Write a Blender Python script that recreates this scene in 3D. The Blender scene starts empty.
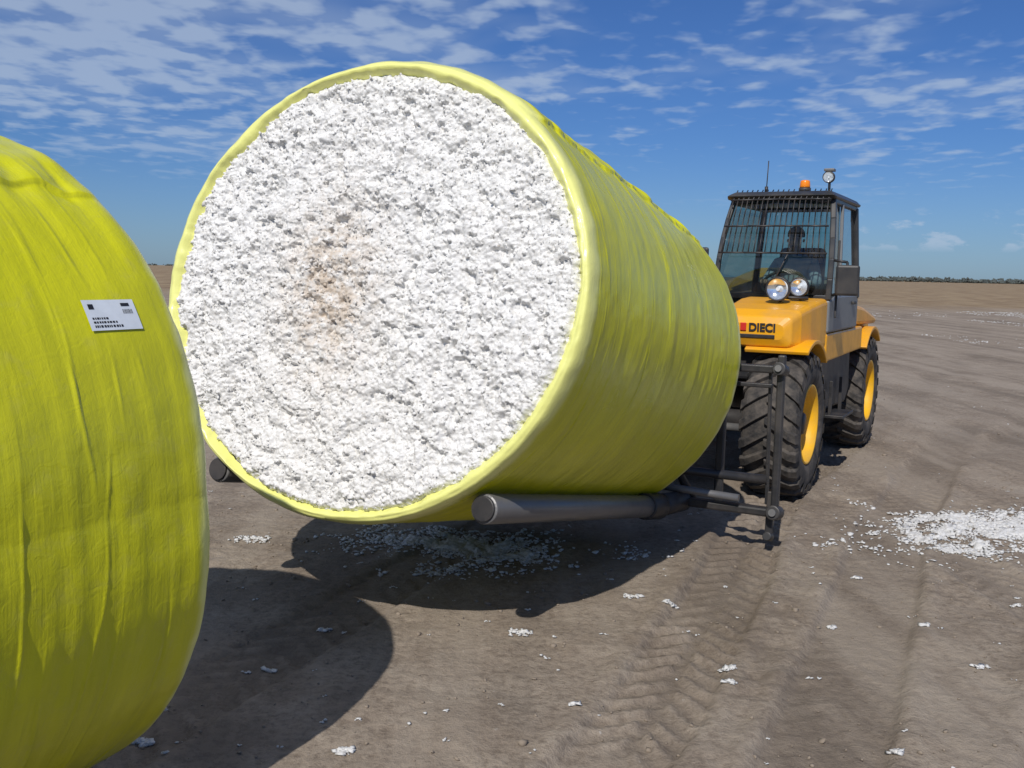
import bpy, bmesh, math, random
import numpy as np
from mathutils import Vector, Matrix
random.seed(7)
rng = np.random.default_rng(11)
scene = bpy.context.scene
scene.view_settings.view_transform = 'Standard'
scene.view_settings.look = 'None'
scene.view_settings.exposure = 0
COL = scene.collection
H = 1.85
AZ = math.radians(28.3)
SA, CA = math.sin(AZ), math.cos(AZ)

# ------------------------------------------------------------ numpy noise
def _h(ix, iy, seed):
    n = (ix.astype(np.int64) * 374761393 + iy.astype(np.int64) * 668265263 + seed * 974634777) & 0xffffffff
    n = ((n ^ (n >> 13)) * 1274126177) & 0xffffffff
    return ((n ^ (n >> 16)) & 0xffffff) / float(0xffffff)
def vn(x, y, seed=0):
    x = np.asarray(x, float); y = np.asarray(y, float)
    x, y = np.broadcast_arrays(x, y)
    ix = np.floor(x).astype(np.int64); iy = np.floor(y).astype(np.int64)
    fx = x - ix; fy = y - iy
    fx = fx*fx*fx*(fx*(fx*6-15)+10); fy = fy*fy*fy*(fy*(fy*6-15)+10)
    a = _h(ix, iy, seed); b = _h(ix+1, iy, seed); c = _h(ix, iy+1, seed); d = _h(ix+1, iy+1, seed)
    return ((a*(1-fx)+b*fx)*(1-fy)+(c*(1-fx)+d*fx)*fy)*2-1
def fbm(x, y, seed=0, o=4):
    r = 0; a = .5
    for i in range(o):
        c, s = math.cos(i*.9), math.sin(i*.9)
        r = r + a*vn((x*c-y*s)*2**i+17.3*i, (x*s+y*c)*2**i-9.1*i, seed+i); a *= .5
    return r
def worley(x, y, seed=0):
    ix = np.floor(x).astype(np.int64); iy = np.floor(y).astype(np.int64)
    best = np.full(x.shape, 9.0)
    for dx in (-1, 0, 1):
        for dy in (-1, 0, 1):
            cx = ix+dx; cy = iy+dy
            px = cx+_h(cx, cy, seed); py = cy+_h(cx, cy, seed+5)
            best = np.minimum(best, (x-px)**2+(y-py)**2)
    return np.sqrt(best)
def sst(a, b, x):
    t = np.clip((x-a)/(b-a), 0, 1); return t*t*(3-2*t)

# ------------------------------------------------------------ mesh helpers
def np_mesh(name, verts, faces, mat, smooth=True, attrs=None):
    me = bpy.data.meshes.new(name)
    verts = np.asarray(verts, np.float32); faces = np.asarray(faces, np.int32)
    k = faces.shape[1]
    me.vertices.add(len(verts)); me.vertices.foreach_set('co', verts.ravel())
    me.loops.add(faces.size); me.loops.foreach_set('vertex_index', faces.ravel())
    me.polygons.add(len(faces)); me.polygons.foreach_set('loop_start', np.arange(0, faces.size, k, dtype=np.int32))
    me.polygons.foreach_set('loop_total', np.full(len(faces), k, np.int32))
    me.polygons.foreach_set('use_smooth', np.full(len(faces), smooth))
    me.update(calc_edges=True)
    if attrs:
        for n, v in attrs.items():
            a = me.attributes.new(n, 'FLOAT', 'POINT'); a.data.foreach_set('value', np.asarray(v, np.float32))
    me.materials.append(mat)
    ob = bpy.data.objects.new(name, me); COL.objects.link(ob)
    return ob
def grid_faces(nu, nv):
    i = np.arange(nu-1)[:, None]*nv+np.arange(nv-1)[None, :]
    i = i.ravel()
    return np.stack([i, i+nv, i+nv+1, i+1], 1)
def compact(V, F):
    used = np.unique(F); mp = -np.ones(len(V), int); mp[used] = np.arange(len(used))
    return V[used], mp[F], used
def empty(name, M=None):
    e = bpy.data.objects.new(name, None); COL.objects.link(e)
    e.empty_display_size = .3
    if M is not None: e.matrix_world = M
    return e
def bm_obj(name, bm, mat, parent=None, smooth=False, bevel=0, segs=2):
    me = bpy.data.meshes.new(name); bm.normal_update(); bm.to_mesh(me); bm.free()
    me.materials.append(mat)
    ob = bpy.data.objects.new(name, me); COL.objects.link(ob)
    if smooth:
        for p in me.polygons: p.use_smooth = True
    if bevel:
        m = ob.modifiers.new('b', 'BEVEL'); m.width = bevel; m.segments = segs; m.limit_method = 'ANGLE'
        m.harden_normals = False
    if parent: ob.parent = parent
    return ob
def box(name, c, s, mat, parent, bevel=.01, rot=(0, 0, 0)):
    bm = bmesh.new(); bmesh.ops.create_cube(bm, size=1)
    for v in bm.verts: v.co = Vector((v.co.x*s[0], v.co.y*s[1], v.co.z*s[2]))
    ob = bm_obj(name, bm, mat, parent, bevel=bevel)
    ob.location = c; ob.rotation_euler = rot
    return ob
def prism(name, pts, x0, x1, mat, parent, bevel=.015, segs=2):
    bm = bmesh.new()
    a = [bm.verts.new((x0, p[0], p[1])) for p in pts]
    b = [bm.verts.new((x1, p[0], p[1])) for p in pts]
    bm.faces.new(a); bm.faces.new(b[::-1])
    n = len(pts)
    for i in range(n): bm.faces.new((a[i], b[i], b[(i+1) % n], a[(i+1) % n]))
    bmesh.ops.recalc_face_normals(bm, faces=bm.faces)
    return bm_obj(name, bm, mat, parent, bevel=bevel, segs=segs)
def tube(name, p0, p1, r, mat, parent, segs=20, bevel=0, r2=None):
    p0 = Vector(p0); p1 = Vector(p1); d = p1-p0
    bm = bmesh.new()
    bmesh.ops.create_cone(bm, cap_ends=True, segments=segs, radius1=r, radius2=r if r2 is None else r2, depth=d.length)
    q = d.to_track_quat('Z', 'Y').to_matrix().to_4x4()
    bmesh.ops.transform(bm, matrix=Matrix.Translation((p0+p1)/2) @ q, verts=bm.verts)
    for f in bm.faces:
        f.smooth = len(f.verts) == 4
    return bm_obj(name, bm, mat, parent, bevel=bevel)
def lathe_x(name, prof, c, mat, parent, segs=64, flip=1):
    n = len(prof); th = np.linspace(0, 2*math.pi, segs, endpoint=False)
    V = []
    for t in th:
        for (r, x) in prof: V.append((c[0]+flip*x, c[1]+r*math.cos(t), c[2]+r*math.sin(t)))
    F = []
    for i in range(segs):
        for j in range(n-1):
            F.append((i*n+j, ((i+1) % segs)*n+j, ((i+1) % segs)*n+j+1, i*n+j+1))
    ob = np_mesh(name, V, F, mat); ob.parent = parent
    return ob

# ------------------------------------------------------------ material helpers
class NT:
    def __init__(s, name):
        s.m = bpy.data.materials.new(name); s.m.use_nodes = True
        s.t = s.m.node_tree; s.b = s.t.nodes['Principled BSDF']; s.o = s.t.nodes['Material Output']
    def n(s, typ, **k):
        nd = s.t.nodes.new(typ)
        for a, v in k.items():
            if a in nd.inputs: nd.inputs[a].default_value = v
            else: setattr(nd, a, v)
        return nd
    def l(s, a, b): s.t.links.new(a, b)
    def coord(s, scale=(1, 1, 1), kind='Object'):
        tc = s.n('ShaderNodeTexCoord'); mp = s.n('ShaderNodeMapping'); mp.inputs['Scale'].default_value = scale
        s.l(tc.outputs[kind], mp.inputs['Vector']); return mp.outputs['Vector']
    def noise(s, vec, scale, detail=5, rough=.55, dist=0):
        nd = s.n('ShaderNodeTexNoise'); nd.inputs['Scale'].default_value = scale; nd.inputs['Detail'].default_value = detail
        nd.inputs['Roughness'].default_value = rough; nd.inputs['Distortion'].default_value = dist
        s.l(vec, nd.inputs['Vector']); return nd.outputs['Fac']
    def ramp(s, fac, stops):
        r = s.n('ShaderNodeValToRGB'); cr = r.color_ramp
        while len(cr.elements) < len(stops): cr.elements.new(.5)
        for e, (p, c) in zip(cr.elements, stops):
            e.position = p; e.color = (c, c, c, 1) if isinstance(c, (int, float)) else (*c, 1)
        s.l(fac, r.inputs['Fac']); return r.outputs['Color']
    def mix(s, fac, a, b, mode='MIX'):
        m = s.n('ShaderNodeMix'); m.data_type = 'RGBA'; m.blend_type = mode
        for sock, v in ((m.inputs[0], fac), (m.inputs[6], a), (m.inputs[7], b)):
            if isinstance(v, (int, float)): sock.default_value = v
            elif isinstance(v, tuple): sock.default_value = (*v, 1)
            else: s.l(v, sock)
        return m.outputs[2]
    def math(s, op, a, b=0.0, clamp=False):
        m = s.n('ShaderNodeMath'); m.operation = op; m.use_clamp = clamp
        for i, v in enumerate((a, b)):
            if isinstance(v, (int, float)): m.inputs[i].default_value = v
            else: s.l(v, m.inputs[i])
        return m.outputs[0]
    def bump(s, h, strength=.3, dist=.01, nrm=None):
        b = s.n('ShaderNodeBump'); b.inputs['Strength'].default_value = strength; b.inputs['Distance'].default_value = dist
        s.l(h, b.inputs['Height'])
        if nrm is not None: s.l(nrm, b.inputs['Normal'])
        return b.outputs['Normal']
    def set(s, **k):
        for a, v in k.items():
            a = a.replace('_', ' ')
            sock = s.b.inputs[a]
            if isinstance(v, (int, float)): sock.default_value = v
            elif isinstance(v, tuple): sock.default_value = (*v, 1)
            else: s.l(v, sock)

def m_paint(name, col, rough=.4, metal=0, dirt=.35, dcol=(.22, .19, .15)):
    t = NT(name); v = t.coord()
    d = t.ramp(t.noise(v, 3.5, 5, .65), [(.42, 0.0), (.75, dirt)])
    c = t.mix(d, col, dcol)
    c2 = t.mix(t.ramp(t.noise(v, 30, 3), [(.3, 0.0), (.8, .15)]), c, tuple(x*.6 for x in col))
    t.set(Base_Color=c2, Roughness=t.math('ADD', t.math('MULTIPLY', d, .5), rough), Metallic=metal)
    return t.m

M_or = m_paint('machine_orange', (.84, .39, .010), .3, dirt=.35)
M_bk = m_paint('black_steel', (.022, .022, .024), .42, dirt=.45, dcol=(.12, .1, .085))
M_gy = m_paint('grey_cab_paint', (.17, .18, .19), .4, dirt=.3)
M_dg = m_paint('dark_cab_paint', (.03, .032, .036), .35, dirt=.25)
M_pl = m_paint('black_plastic', (.02, .02, .022), .5, dirt=.2)
M_rimy = m_paint('wheel_rim_yellow', (.88, .47, .012), .35, dirt=.4)
M_tube = m_paint('worn_steel_tube', (.15, .15, .155), .32, metal=.3, dirt=.5, dcol=(.24, .22, .19))
def mk_rubber():
    t = NT('tyre_rubber'); v = t.coord()
    c = t.mix(t.ramp(t.noise(v, 7, 5, .7), [(.38, 0.0), (.7, .75)]), (.022, .021, .021), (.16, .135, .11))
    t.set(Base_Color=c, Roughness=.85); return t.m
M_rub = mk_rubber()
def simple(name, col, rough=.5, metal=0):
    t = NT(name); v = t.coord()
    c = t.mix(t.noise(v, 25, 2), tuple(x*.85 for x in col), tuple(min(1, x*1.1) for x in col))
    t.set(Base_Color=c, Roughness=rough, Metallic=metal); return t.m
M_lens = simple('lamp_lens', (.85, .88, .9), .12, .85)
M_amber = simple('amber_beacon', (.9, .25, .01), .2)
M_skin = simple('skin', (.45, .26, .18), .5)
M_shirt = simple('work_shirt', (.35, .38, .42), .8)
M_jean = simple('trousers', (.06, .07, .1), .8)
M_hair = simple('dark_hair', (.05, .04, .03), .85)
M_red = simple('red_decal', (.6, .03, .02), .4)
M_ink = simple('black_ink', (.02, .02, .025), .5)
M_white = simple('label_paper', (.70, .75, .80), .4)
def mk_glass():
    t = NT('cab_glass'); t.t.nodes.remove(t.b)
    tr = t.n('ShaderNodeBsdfTransparent'); tr.inputs[0].default_value = (.50, .64, .63, 1)
    gl = t.n('ShaderNodeBsdfGlossy'); gl.inputs['Roughness'].default_value = .03
    fr = t.n('ShaderNodeFresnel'); fr.inputs[0].default_value = 1.5
    m1 = t.n('ShaderNodeMixShader'); t.l(t.math('MULTIPLY', fr.outputs[0], 1.8, True), m1.inputs[0]); t.l(tr.outputs[0], m1.inputs[1]); t.l(gl.outputs[0], m1.inputs[2])
    df = t.n('ShaderNodeBsdfDiffuse'); df.inputs[0].default_value = (.3, .27, .23, 1)
    d = t.ramp(t.noise(t.coord(), 4, 4), [(.4, 0.0), (.8, .10)])
    m2 = t.n('ShaderNodeMixShader'); t.l(d, m2.inputs[0]); t.l(m1.outputs[0], m2.inputs[1]); t.l(df.outputs[0], m2.inputs[2])
    t.l(m2.outputs[0], t.o.inputs['Surface']); return t.m
M_glass = mk_glass()

def mk_film(name, pale, deep):
    t = NT(name)
    vs = t.coord((1.1, 7, 1.1)); v = t.coord()
    n1 = t.noise(vs, 1.6, 4, .6, .4); n2 = t.noise(v, 1.3, 3); n3 = t.noise(t.coord((2.0, 30, 2.0)), 2.0, 4, .6, .3)
    c = t.mix(t.ramp(n1, [(.30, 0.0), (.72, 1.0)]), deep, pale)  # two film tones mixed by stretched noise
    c = t.mix(t.ramp(n2, [(.45, 0.0), (.75, .25)]), c, (.44, .40, .012))
    c = t.mix(t.ramp(n3, [(.58, 0.0), (.75, .25)]), c, tuple(x*.68 for x in deep))
    dust = t.ramp(t.noise(v, 9, 5, .7), [(.55, 0.0), (.8, .26)])
    c = t.mix(dust, c, (.46, .40, .18))
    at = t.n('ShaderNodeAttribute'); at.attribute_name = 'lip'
    c = t.mix(at.outputs['Fac'], c, (.80, .80, .26))  # pale film edge, with the rim sheen painted into its colour
    t.set(Base_Color=c, Roughness=t.ramp(n2, [(.35, .26), (.7, .40)]), Specular_IOR_Level=.5)
    t.b.inputs['Coat Weight'].default_value = .16; t.b.inputs['Coat Roughness'].default_value = .10
    nb = t.bump(n3, .24, .006); nb = t.bump(t.noise(v, 26, 4, .65, .9), .28, .007, nb)
    t.l(nb, t.b.inputs['Normal']); t.l(nb, t.b.inputs['Coat Normal'])
    return t.m
M_film = mk_film('yellow_wrap_film', (.70, .69, .010), (.55, .555, .008))

def mk_cotton(name, k, bs=1.0):
    t = NT(name); v = t.coord()
    n = t.noise(v, 34, 5, .80, .5); c = t.mix(t.ramp(n, [(.32, 0.0), (.54, 1.0)]), (.56*k, .545*k, .515*k), (.79*k, .785*k, .77*k))
    at = t.n('ShaderNodeAttribute'); at.attribute_name = 'core'
    n2 = t.noise(v, 13, 5, .78)
    tan = t.math('MULTIPLY', at.outputs['Fac'], t.ramp(n2, [(.38, 0.0), (.58, 1.0)]))
    c = t.mix(t.math('MULTIPLY', tan, .72), c, (.47*k, .35*k, .23*k))
    c = t.mix(t.ramp(n2, [(.60, 0.0), (.74, .35)]), c, (.58*k, .53*k, .46*k))
    sp = t.noise(v, 58, 4, .78, .6)
    c = t.mix(t.ramp(sp, [(.635, 0.0), (.675, .65)]), c, (.32, .24, .16))
    t.set(Base_Color=c, Roughness=.95, Specular_IOR_Level=.05)
    nb = t.bump(n, .55*bs, .012); t.l(nb, t.b.inputs['Normal'])
    return t.m
M_cot = mk_cotton('raw_cotton', 1.0)
M_lint = mk_cotton('dusty_lint', .80, .6)

# ------------------------------------------------------------ tuft scatter
def ico(sub):
    bm = bmesh.new(); bmesh.ops.create_icosphere(bm, subdivisions=sub, radius=1)
    V = np.array([v.co[:] for v in bm.verts]); F = np.array([[v.index for v in f.verts] for f in bm.faces]); bm.free(); return V, F
def rotmats(n):
    q = rng.normal(size=(n, 4)); q /= np.linalg.norm(q, axis=1)[:, None]
    w, x, y, z = q.T
    return np.stack([1-2*(y*y+z*z), 2*(x*y-z*w), 2*(x*z+y*w), 2*(x*y+z*w), 1-2*(x*x+z*z), 2*(y*z-x*w), 2*(x*z-y*w), 2*(y*z+x*w), 1-2*(x*x+y*y)], 1).reshape(n, 3, 3)
def scatter(name, P, S, mat, sub=1, flat=(1, 1, 1), rough=.45, attrs=None):
    V, F = ico(sub); n = len(P); nv = len(V)
    vars_ = []
    for k in range(16):
        r = 1+rough*rng.normal(size=nv)*.75+rough*fbm(V[:, 0]*2.2+k*7, V[:, 1]*2.2+V[:, 2]*1.7, k)*1.2
        vars_.append(V*np.clip(r, .25, 2.1)[:, None]*np.array([1, rng.uniform(.5, 1), rng.uniform(.5, 1.3)]))
    vars_ = np.array(vars_)
    R = rotmats(n); B = vars_[rng.integers(0, 16, n)]
    X = np.einsum('nij,nvj->nvi', R, B)*np.asarray(S)[:, None, None]*np.array(flat)[None, None, :]+np.asarray(P)[:, None, :]
    FF = (F[None]+(np.arange(n)*nv)[:, None, None]).reshape(-1, 3)
    at = {k: np.repeat(v, nv) for k, v in (attrs or {}).items()}
    return np_mesh(name, X.reshape(-1, 3), FF, mat, True, at)

# ------------------------------------------------------------ bales
INS = .045
def make_bale(name, M, L, rw, rh, sag, floor, seed, face_step, seam, seam_amp, nth=900, ny=400, label=False, tufts=True, wr=1.0, lipw=(.055, .115)):
    root = empty(name, M)
    R0 = (rw+rh)/2
    prof = [(.05, INS+.045), (.02, INS+.02), (.0, INS+.006), (-.010, INS-.004), (-.006, INS-.014)]
    q0 = INS-.02
    for a in np.linspace(0, 90, 9): prof.append((.08-.08*math.cos(math.radians(a)), q0-q0*math.sin(math.radians(a))))
    ys = np.linspace(.087, L-.087, ny)
    P = np.array(prof + [(y, 0) for y in ys] + [(L-y, i) for (y, i) in prof[::-1]])
    py, pi = P[:, 0], P[:, 1]
    th = np.linspace(-math.pi, math.pi, nth)
    T, Y = np.meshgrid(th, py, indexing='ij'); I = np.broadcast_to(pi, T.shape)
    s = T*R0
    edge = np.minimum(Y, L-Y)
    cyl = sst(.0, .08, edge)
    d = .014*fbm(s*.6, Y*.9, seed)+wr*.0035*(1-np.abs(vn(s*.45+5, Y*4, seed+3))*2)*(.4+.6*vn(s*.5, Y*.7, seed+8))
    d += wr*.0012*vn(s*1.3, Y*24, seed+4)+.0014*vn(s*5, Y*7, seed+6)+.0014*vn(s*14, Y*16, seed+7)
    rr = random.Random(seed)
    for k in range(80):
        y0 = rr.uniform(.06, L-.06); c = rr.uniform(-2.2, 2.6); ln = rr.uniform(.10, .75)
        w = rr.uniform(.003, .006); hh = wr*rr.uniform(.002, .006)*(1 if rr.random() > .25 else -1)
        path = y0+.04*vn(s*.9+k*13, s*0, seed+k)+.014*vn(s*4+k*3, s*0, seed+k)+rr.uniform(-.12, .12)*(T-c)
        d += hh*np.exp(-((Y-path)/w)**2)*np.exp(-((T-c)/ln)**4)*(.6+.4*vn(s*6, s*0, seed+k))
    d += .005*vn(s*9, Y*2.5, seed+12)*np.exp(-(edge/.14)**2)*sst(0.0, .03, edge)
    e = seam+.05*vn(Y*2.2, Y*0, seed+20)+.02*vn(Y*9, Y*0, seed+21)
    lay = (1-sst(-.006, .006, T-e))*sst(-1.5, -1.3, T)
    d += .014*lay
    d += seam_amp*(vn(Y*13, s*2.5, seed+22)+.5*vn(Y*31, s*5, seed+24))*np.exp(-((T-e+.05)/.10)**2)
    d += seam_amp*.35*vn(Y*6+s*5, s*11, seed+26)*np.exp(-((T-e+.2)/.28)**2)
    if label:
        m = np.exp(-(((T-math.radians(61))/.12)**4+((Y-(L-.24))/.15)**4)); d = d*(1-m)+.004*m
    d *= np.clip((math.pi-np.abs(T))/.15, 0, 1)
    f = 1-I/R0
    X = rw*np.sin(T)*f; Z = rh*np.cos(T)*f
    X = X*(1+sag*np.clip(-np.cos(T), 0, 1)**1.0)
    nx, nz = np.sin(T), np.cos(T)
    k = cyl*d
    X = X+nx*k; Z = Z+nz*k
    lipn = (.014*vn(s*2.2, s*0, seed+30)+.009*vn(s*8, s*0, seed+31)+.005*vn(s*25, s*0, seed+32))*sst(INS-.02, INS+.02, I)
    X = X-nx*lipn; Z = Z-nz*lipn
    side = np.where(Y < L/2, -1, 1)
    YY = Y+side*(.008*vn(s*5, I*30, seed+33)+.004*vn(s*17, I*40, seed+34))*(1-cyl)
    if floor is not None: Z = np.maximum(Z, floor)
    lip = 1-sst(lipw[0], lipw[1], edge+.02*vn(s*3, s*0, seed+40)+.008*vn(s*16, s*0, seed+41))  # mask for the pale edge and its painted sheen
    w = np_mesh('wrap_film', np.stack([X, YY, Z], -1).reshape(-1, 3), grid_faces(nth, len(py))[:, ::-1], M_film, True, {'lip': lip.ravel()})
    w.parent = root
    for end, st in ((0, face_step[0]), (1, face_step[1])):
        nx_ = int(2*rw/st)+1; nz_ = int(2*rh/st)+1
        gx = np.linspace(-rw, rw, nx_); gz = np.linspace(-rh, rh, nz_)
        GX, GZ = np.meshgrid(gx, gz, indexing='ij')
        a_, b_ = rw-INS+.012, rh-INS+.012
        q = np.sqrt((GX/a_)**2+(GZ/b_)**2)
        wx = GX+.030*fbm(GX*20, GZ*20, 51)+.012*vn(GX*85, GZ*85, 55); wz = GZ+.030*fbm(GX*20, GZ*20, 61)+.012*vn(GX*85, GZ*85, 65)
        f1 = worley(wx/.075, wz/.075, 71); f2 = worley(wx/.030, wz/.030, 73)
        sel = sst(-.35, .35, vn(GX*6, GZ*6, 90)); sel2 = sst(-.3, .3, vn(GX*16, GZ*16, 92))
        h = .022*(1-f1**1.5)*sel+.011*(1-f2**1.5)*(.35+.65*sel2)+.030*fbm(GX*3, GZ*3, 81)+.016*fbm(GX*26, GZ*26, 83)+.006*vn(GX*80, GZ*80, 85)
        h += .0013*rng.normal(size=GX.shape)
        pit = sst(.20, .36, fbm(GX*15, GZ*15, 87)); h -= .022*pit
        core = np.exp(-(((GX+.16)/.30)**2+((GZ-.0)/.46)**2)*1.2)
        h -= .012*core
        rr_ = np.hypot(GX+.05, GZ); h += .005*np.sin(rr_*42+3*vn(GX*2, GZ*2, 95))
        h -= .055*sst(.945, 1.0, q)
        if end == 0: yy = .022-h
        else: yy = L-.022+h
        V = np.stack([GX, yy, GZ], -1).reshape(-1, 3)
        F = grid_faces(nx_, nz_)
        qc = q.ravel()[F].max(1); F = F[qc < 1.0]
        V, F, used = compact(V, F)
        if end == 1: F = F[:, ::-1]
        if floor is not None: V[:, 2] = np.maximum(V[:, 2], floor+.03)
        o = np_mesh('cotton_face', V, F, M_cot, True, {'core': core.ravel()[used]}); o.parent = root
        if tufts and end == 0:
            n = 9000
            a = rng.uniform(0, 2*math.pi, n); r = np.sqrt(rng.uniform(0, 1, n))*.975
            tx = np.sin(a)*r*a_; tz = np.cos(a)*r*b_
            ii = np.clip(((tx+rw)/(2*rw)*(nx_-1)).round().astype(int), 0, nx_-1); jj = np.clip(((tz+rh)/(2*rh)*(nz_-1)).round().astype(int), 0, nz_-1)
            ty = yy[ii, jj]+.002
            S = np.clip(rng.lognormal(-5.3, .42, n), .0025, .013)
            tf = scatter('cotton_tufts', np.stack([tx, ty, tz], 1), S, M_cot, 1, rough=.55, attrs={'core': core[ii, jj]}); tf.parent = root
    return root

def frame(origin, t):
    ct, st = math.cos(t), math.sin(t)
    R = Vector((CA, -SA, 0)); A = Vector((SA*ct, CA*ct, -st)); U = Vector((SA*st, CA*st, ct))
    M = Matrix.Identity(4)
    for i, v in enumerate((R, A, U)):
        for j in range(3): M[j][i] = v[j]
    M.translation = origin
    return M
TILT = math.radians(11)
MB = frame(Vector((-.805, 5.0, 1.757)), TILT)
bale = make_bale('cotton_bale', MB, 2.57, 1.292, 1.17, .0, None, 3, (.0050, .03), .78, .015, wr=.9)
LB = 2.45
fo = Vector((-1.945-SA*LB, 3.6-CA*LB, 1.137))
ML = frame(fo, 0)
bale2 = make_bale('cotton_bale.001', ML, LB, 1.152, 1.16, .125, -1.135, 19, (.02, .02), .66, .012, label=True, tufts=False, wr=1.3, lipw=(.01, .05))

def label_patch(y0, y1, a0, a1, off, n=10):
    V = []
    for i in range(n):
        a = math.radians(a0+(a1-a0)*i/(n-1))
        for y in (y0, y1):
            V.append(((1.152+off)*math.sin(a), y, (1.16+off)*math.cos(a)))
    F = [(2*i, 2*i+1, 2*i+3, 2*i+2) for i in range(n-1)]
    return V, F
V, F = label_patch(LB-.335, LB-.155, 58.6, 63.4, .0085)
lo = np_mesh('paper_label', V, F, M_white); lo.parent = bale2
VV = []; FF = []
def add(y0, y1, a0, a1):
    v, f = label_patch(y0, y1, a0, a1, .0095, 3); b = len(VV); VV.extend(v); FF.extend([tuple(i+b for i in q) for q in f])
rr = random.Random(4)
for (a0, a1, ye) in ((62.6, 62.95, .22), (62.0, 62.3, .24), (61.4, 61.7, .27)):
    y = LB-.32
    while y < LB-ye:
        w = rr.uniform(.003, .008); add(y, y+w, a0, a1); y += w+rr.uniform(.002, .004)
add(LB-.205, LB-.175, 59.2, 59.7)
y = LB-.205
while y < LB-.17:
    w = rr.uniform(.001, .003); add(y, y+w, 60.2, 60.9); y += w+.0026
add(LB-.32, LB-.302, 59.3, 60.1)
lp = np_mesh('label_print', VV, FF, M_ink); lp.parent = bale2

# ------------------------------------------------------------ ground
def axis_pts(lo, hi, step, far_lo, far_hi, g):
    c = list(np.arange(lo, hi, step)); d = step; a = c[-1]
    while a < far_hi: d *= g; a += d; c.append(a)
    d = step; a = c[0]; L_ = []
    while a > far_lo: d *= g; a -= d; L_.append(a)
    return np.array(L_[::-1]+c)
TRACKS = [  # polyline, half width, rut depth, lug height, chevron pitch
    ([(-1.2, 0.2), (.62, 4.1), (2.35, 8.5), (3.9, 11.4), (12, 26)], .22, .028, .034, .165),
    ([(-.1, 0.6), (1.35, 3.9), (3.0, 7.6), (6, 13)], .24, .026, .006, .18),
    ([(-2.4, 1.5), (-.9, 5.2), (.7, 9.2), (2.4, 12.5)], .22, .020, .018, .165),
    ([(1.2, 1.0), (2.3, 3.6), (4.4, 7.0), (9, 13)], .30, .030, .003, .2),
    ([(4.2, 3.0), (3.1, 5.4), (3.0, 7.4), (4.0, 9.6), (8, 14)], .22, .018, .012, .17),
    ([(7.5, 5.0), (5.4, 8.0), (5.2, 10.5), (7.5, 14), (14, 22)], .25, .024, .006, .17),
    ([(5.5, 2.0), (6.4, 6.5), (9.5, 12), (18, 24)], .28, .028, .004, .17),
]
def seg_st(x, y, pts):
    best = np.full(x.shape, 99.0); S = np.zeros(x.shape); Tt = np.zeros(x.shape); acc = 0
    for (a, b) in zip(pts[:-1], pts[1:]):
        dx, dy = b[0]-a[0], b[1]-a[1]; L = math.hypot(dx, dy); dx /= L; dy /= L
        s = (x-a[0])*dx+(y-a[1])*dy; sc = np.clip(s, 0, L); t = (x-a[0])*dy-(y-a[1])*dx
        dd = np.hypot(x-a[0]-sc*dx, y-a[1]-sc*dy)
        m = dd < best; best = np.where(m, dd, best); S = np.where(m, acc+sc, S); Tt = np.where(m, t, Tt); acc += L
    return best, S, Tt
def ground_h(x, y):
    r = np.hypot(x, y)
    near = 1-sst(25, 60, r)
    rough = .5+.5*sst(-.3, .4, vn(x*.8, y*.8, 180))
    h = .022*fbm(x*.5, y*.5, 101)+near*(.018*fbm(x*2.3, y*2.3, 103)+rough*.014*fbm(x*8, y*8, 105, 3)+rough*.007*fbm(x*24, y*24, 107, 2))
    trk = np.zeros(x.shape)
    for i, (pts, hw, rut, lug, pitch) in enumerate(TRACKS):
        wx = x+.05*vn(x*.7, y*.7, 120+i); d, s, t = seg_st(wx, y, pts)
        m = 1-sst(hw*.9, hw*1.1, d)
        patch = sst(-.55, .0, vn(x*.9, y*.9, 140+i))
        h = h*(1-.5*m)-rut*m+.7*rut*np.exp(-((d-hw*1.25)/.05)**2)*(.5+.5*vn(x*4, y*4, 145))
        ph = s/pitch+np.where(t > 0, .5, 0)+np.abs(t)/pitch*.9
        ch = np.sin(2*math.pi*ph+.7*vn(x*9, y*9, 149))
        bars = sst(.0, .35, ch)*sst(.015, .04, np.abs(t))
        h = h+lug*m*patch*bars*(.65+.35*vn(x*7, y*7, 150))*near
        trk = np.maximum(trk, m*(.55+.45*patch)*(1-.6*bars*(lug > .01)))
    fur = sst(60, 75, y+3*vn(x*.05, y*.05, 160))
    h = h+fur*(.10*vn(x*.8, y*.25, 170)+.15*fbm(x*.02, y*.02, 172)+.06)
    return h, trk
gx = axis_pts(-2.2, 4.4, .019, -6000, 6000, 1.06); gy = axis_pts(2.9, 8.6, .019, -300, 7000, 1.055)
GX, GY = np.meshgrid(gx, gy, indexing='ij')
GZ, TR = ground_h(GX, GY)
GZ -= .004
V = np.stack([GX, GY, GZ], -1).reshape(-1, 3)
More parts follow.
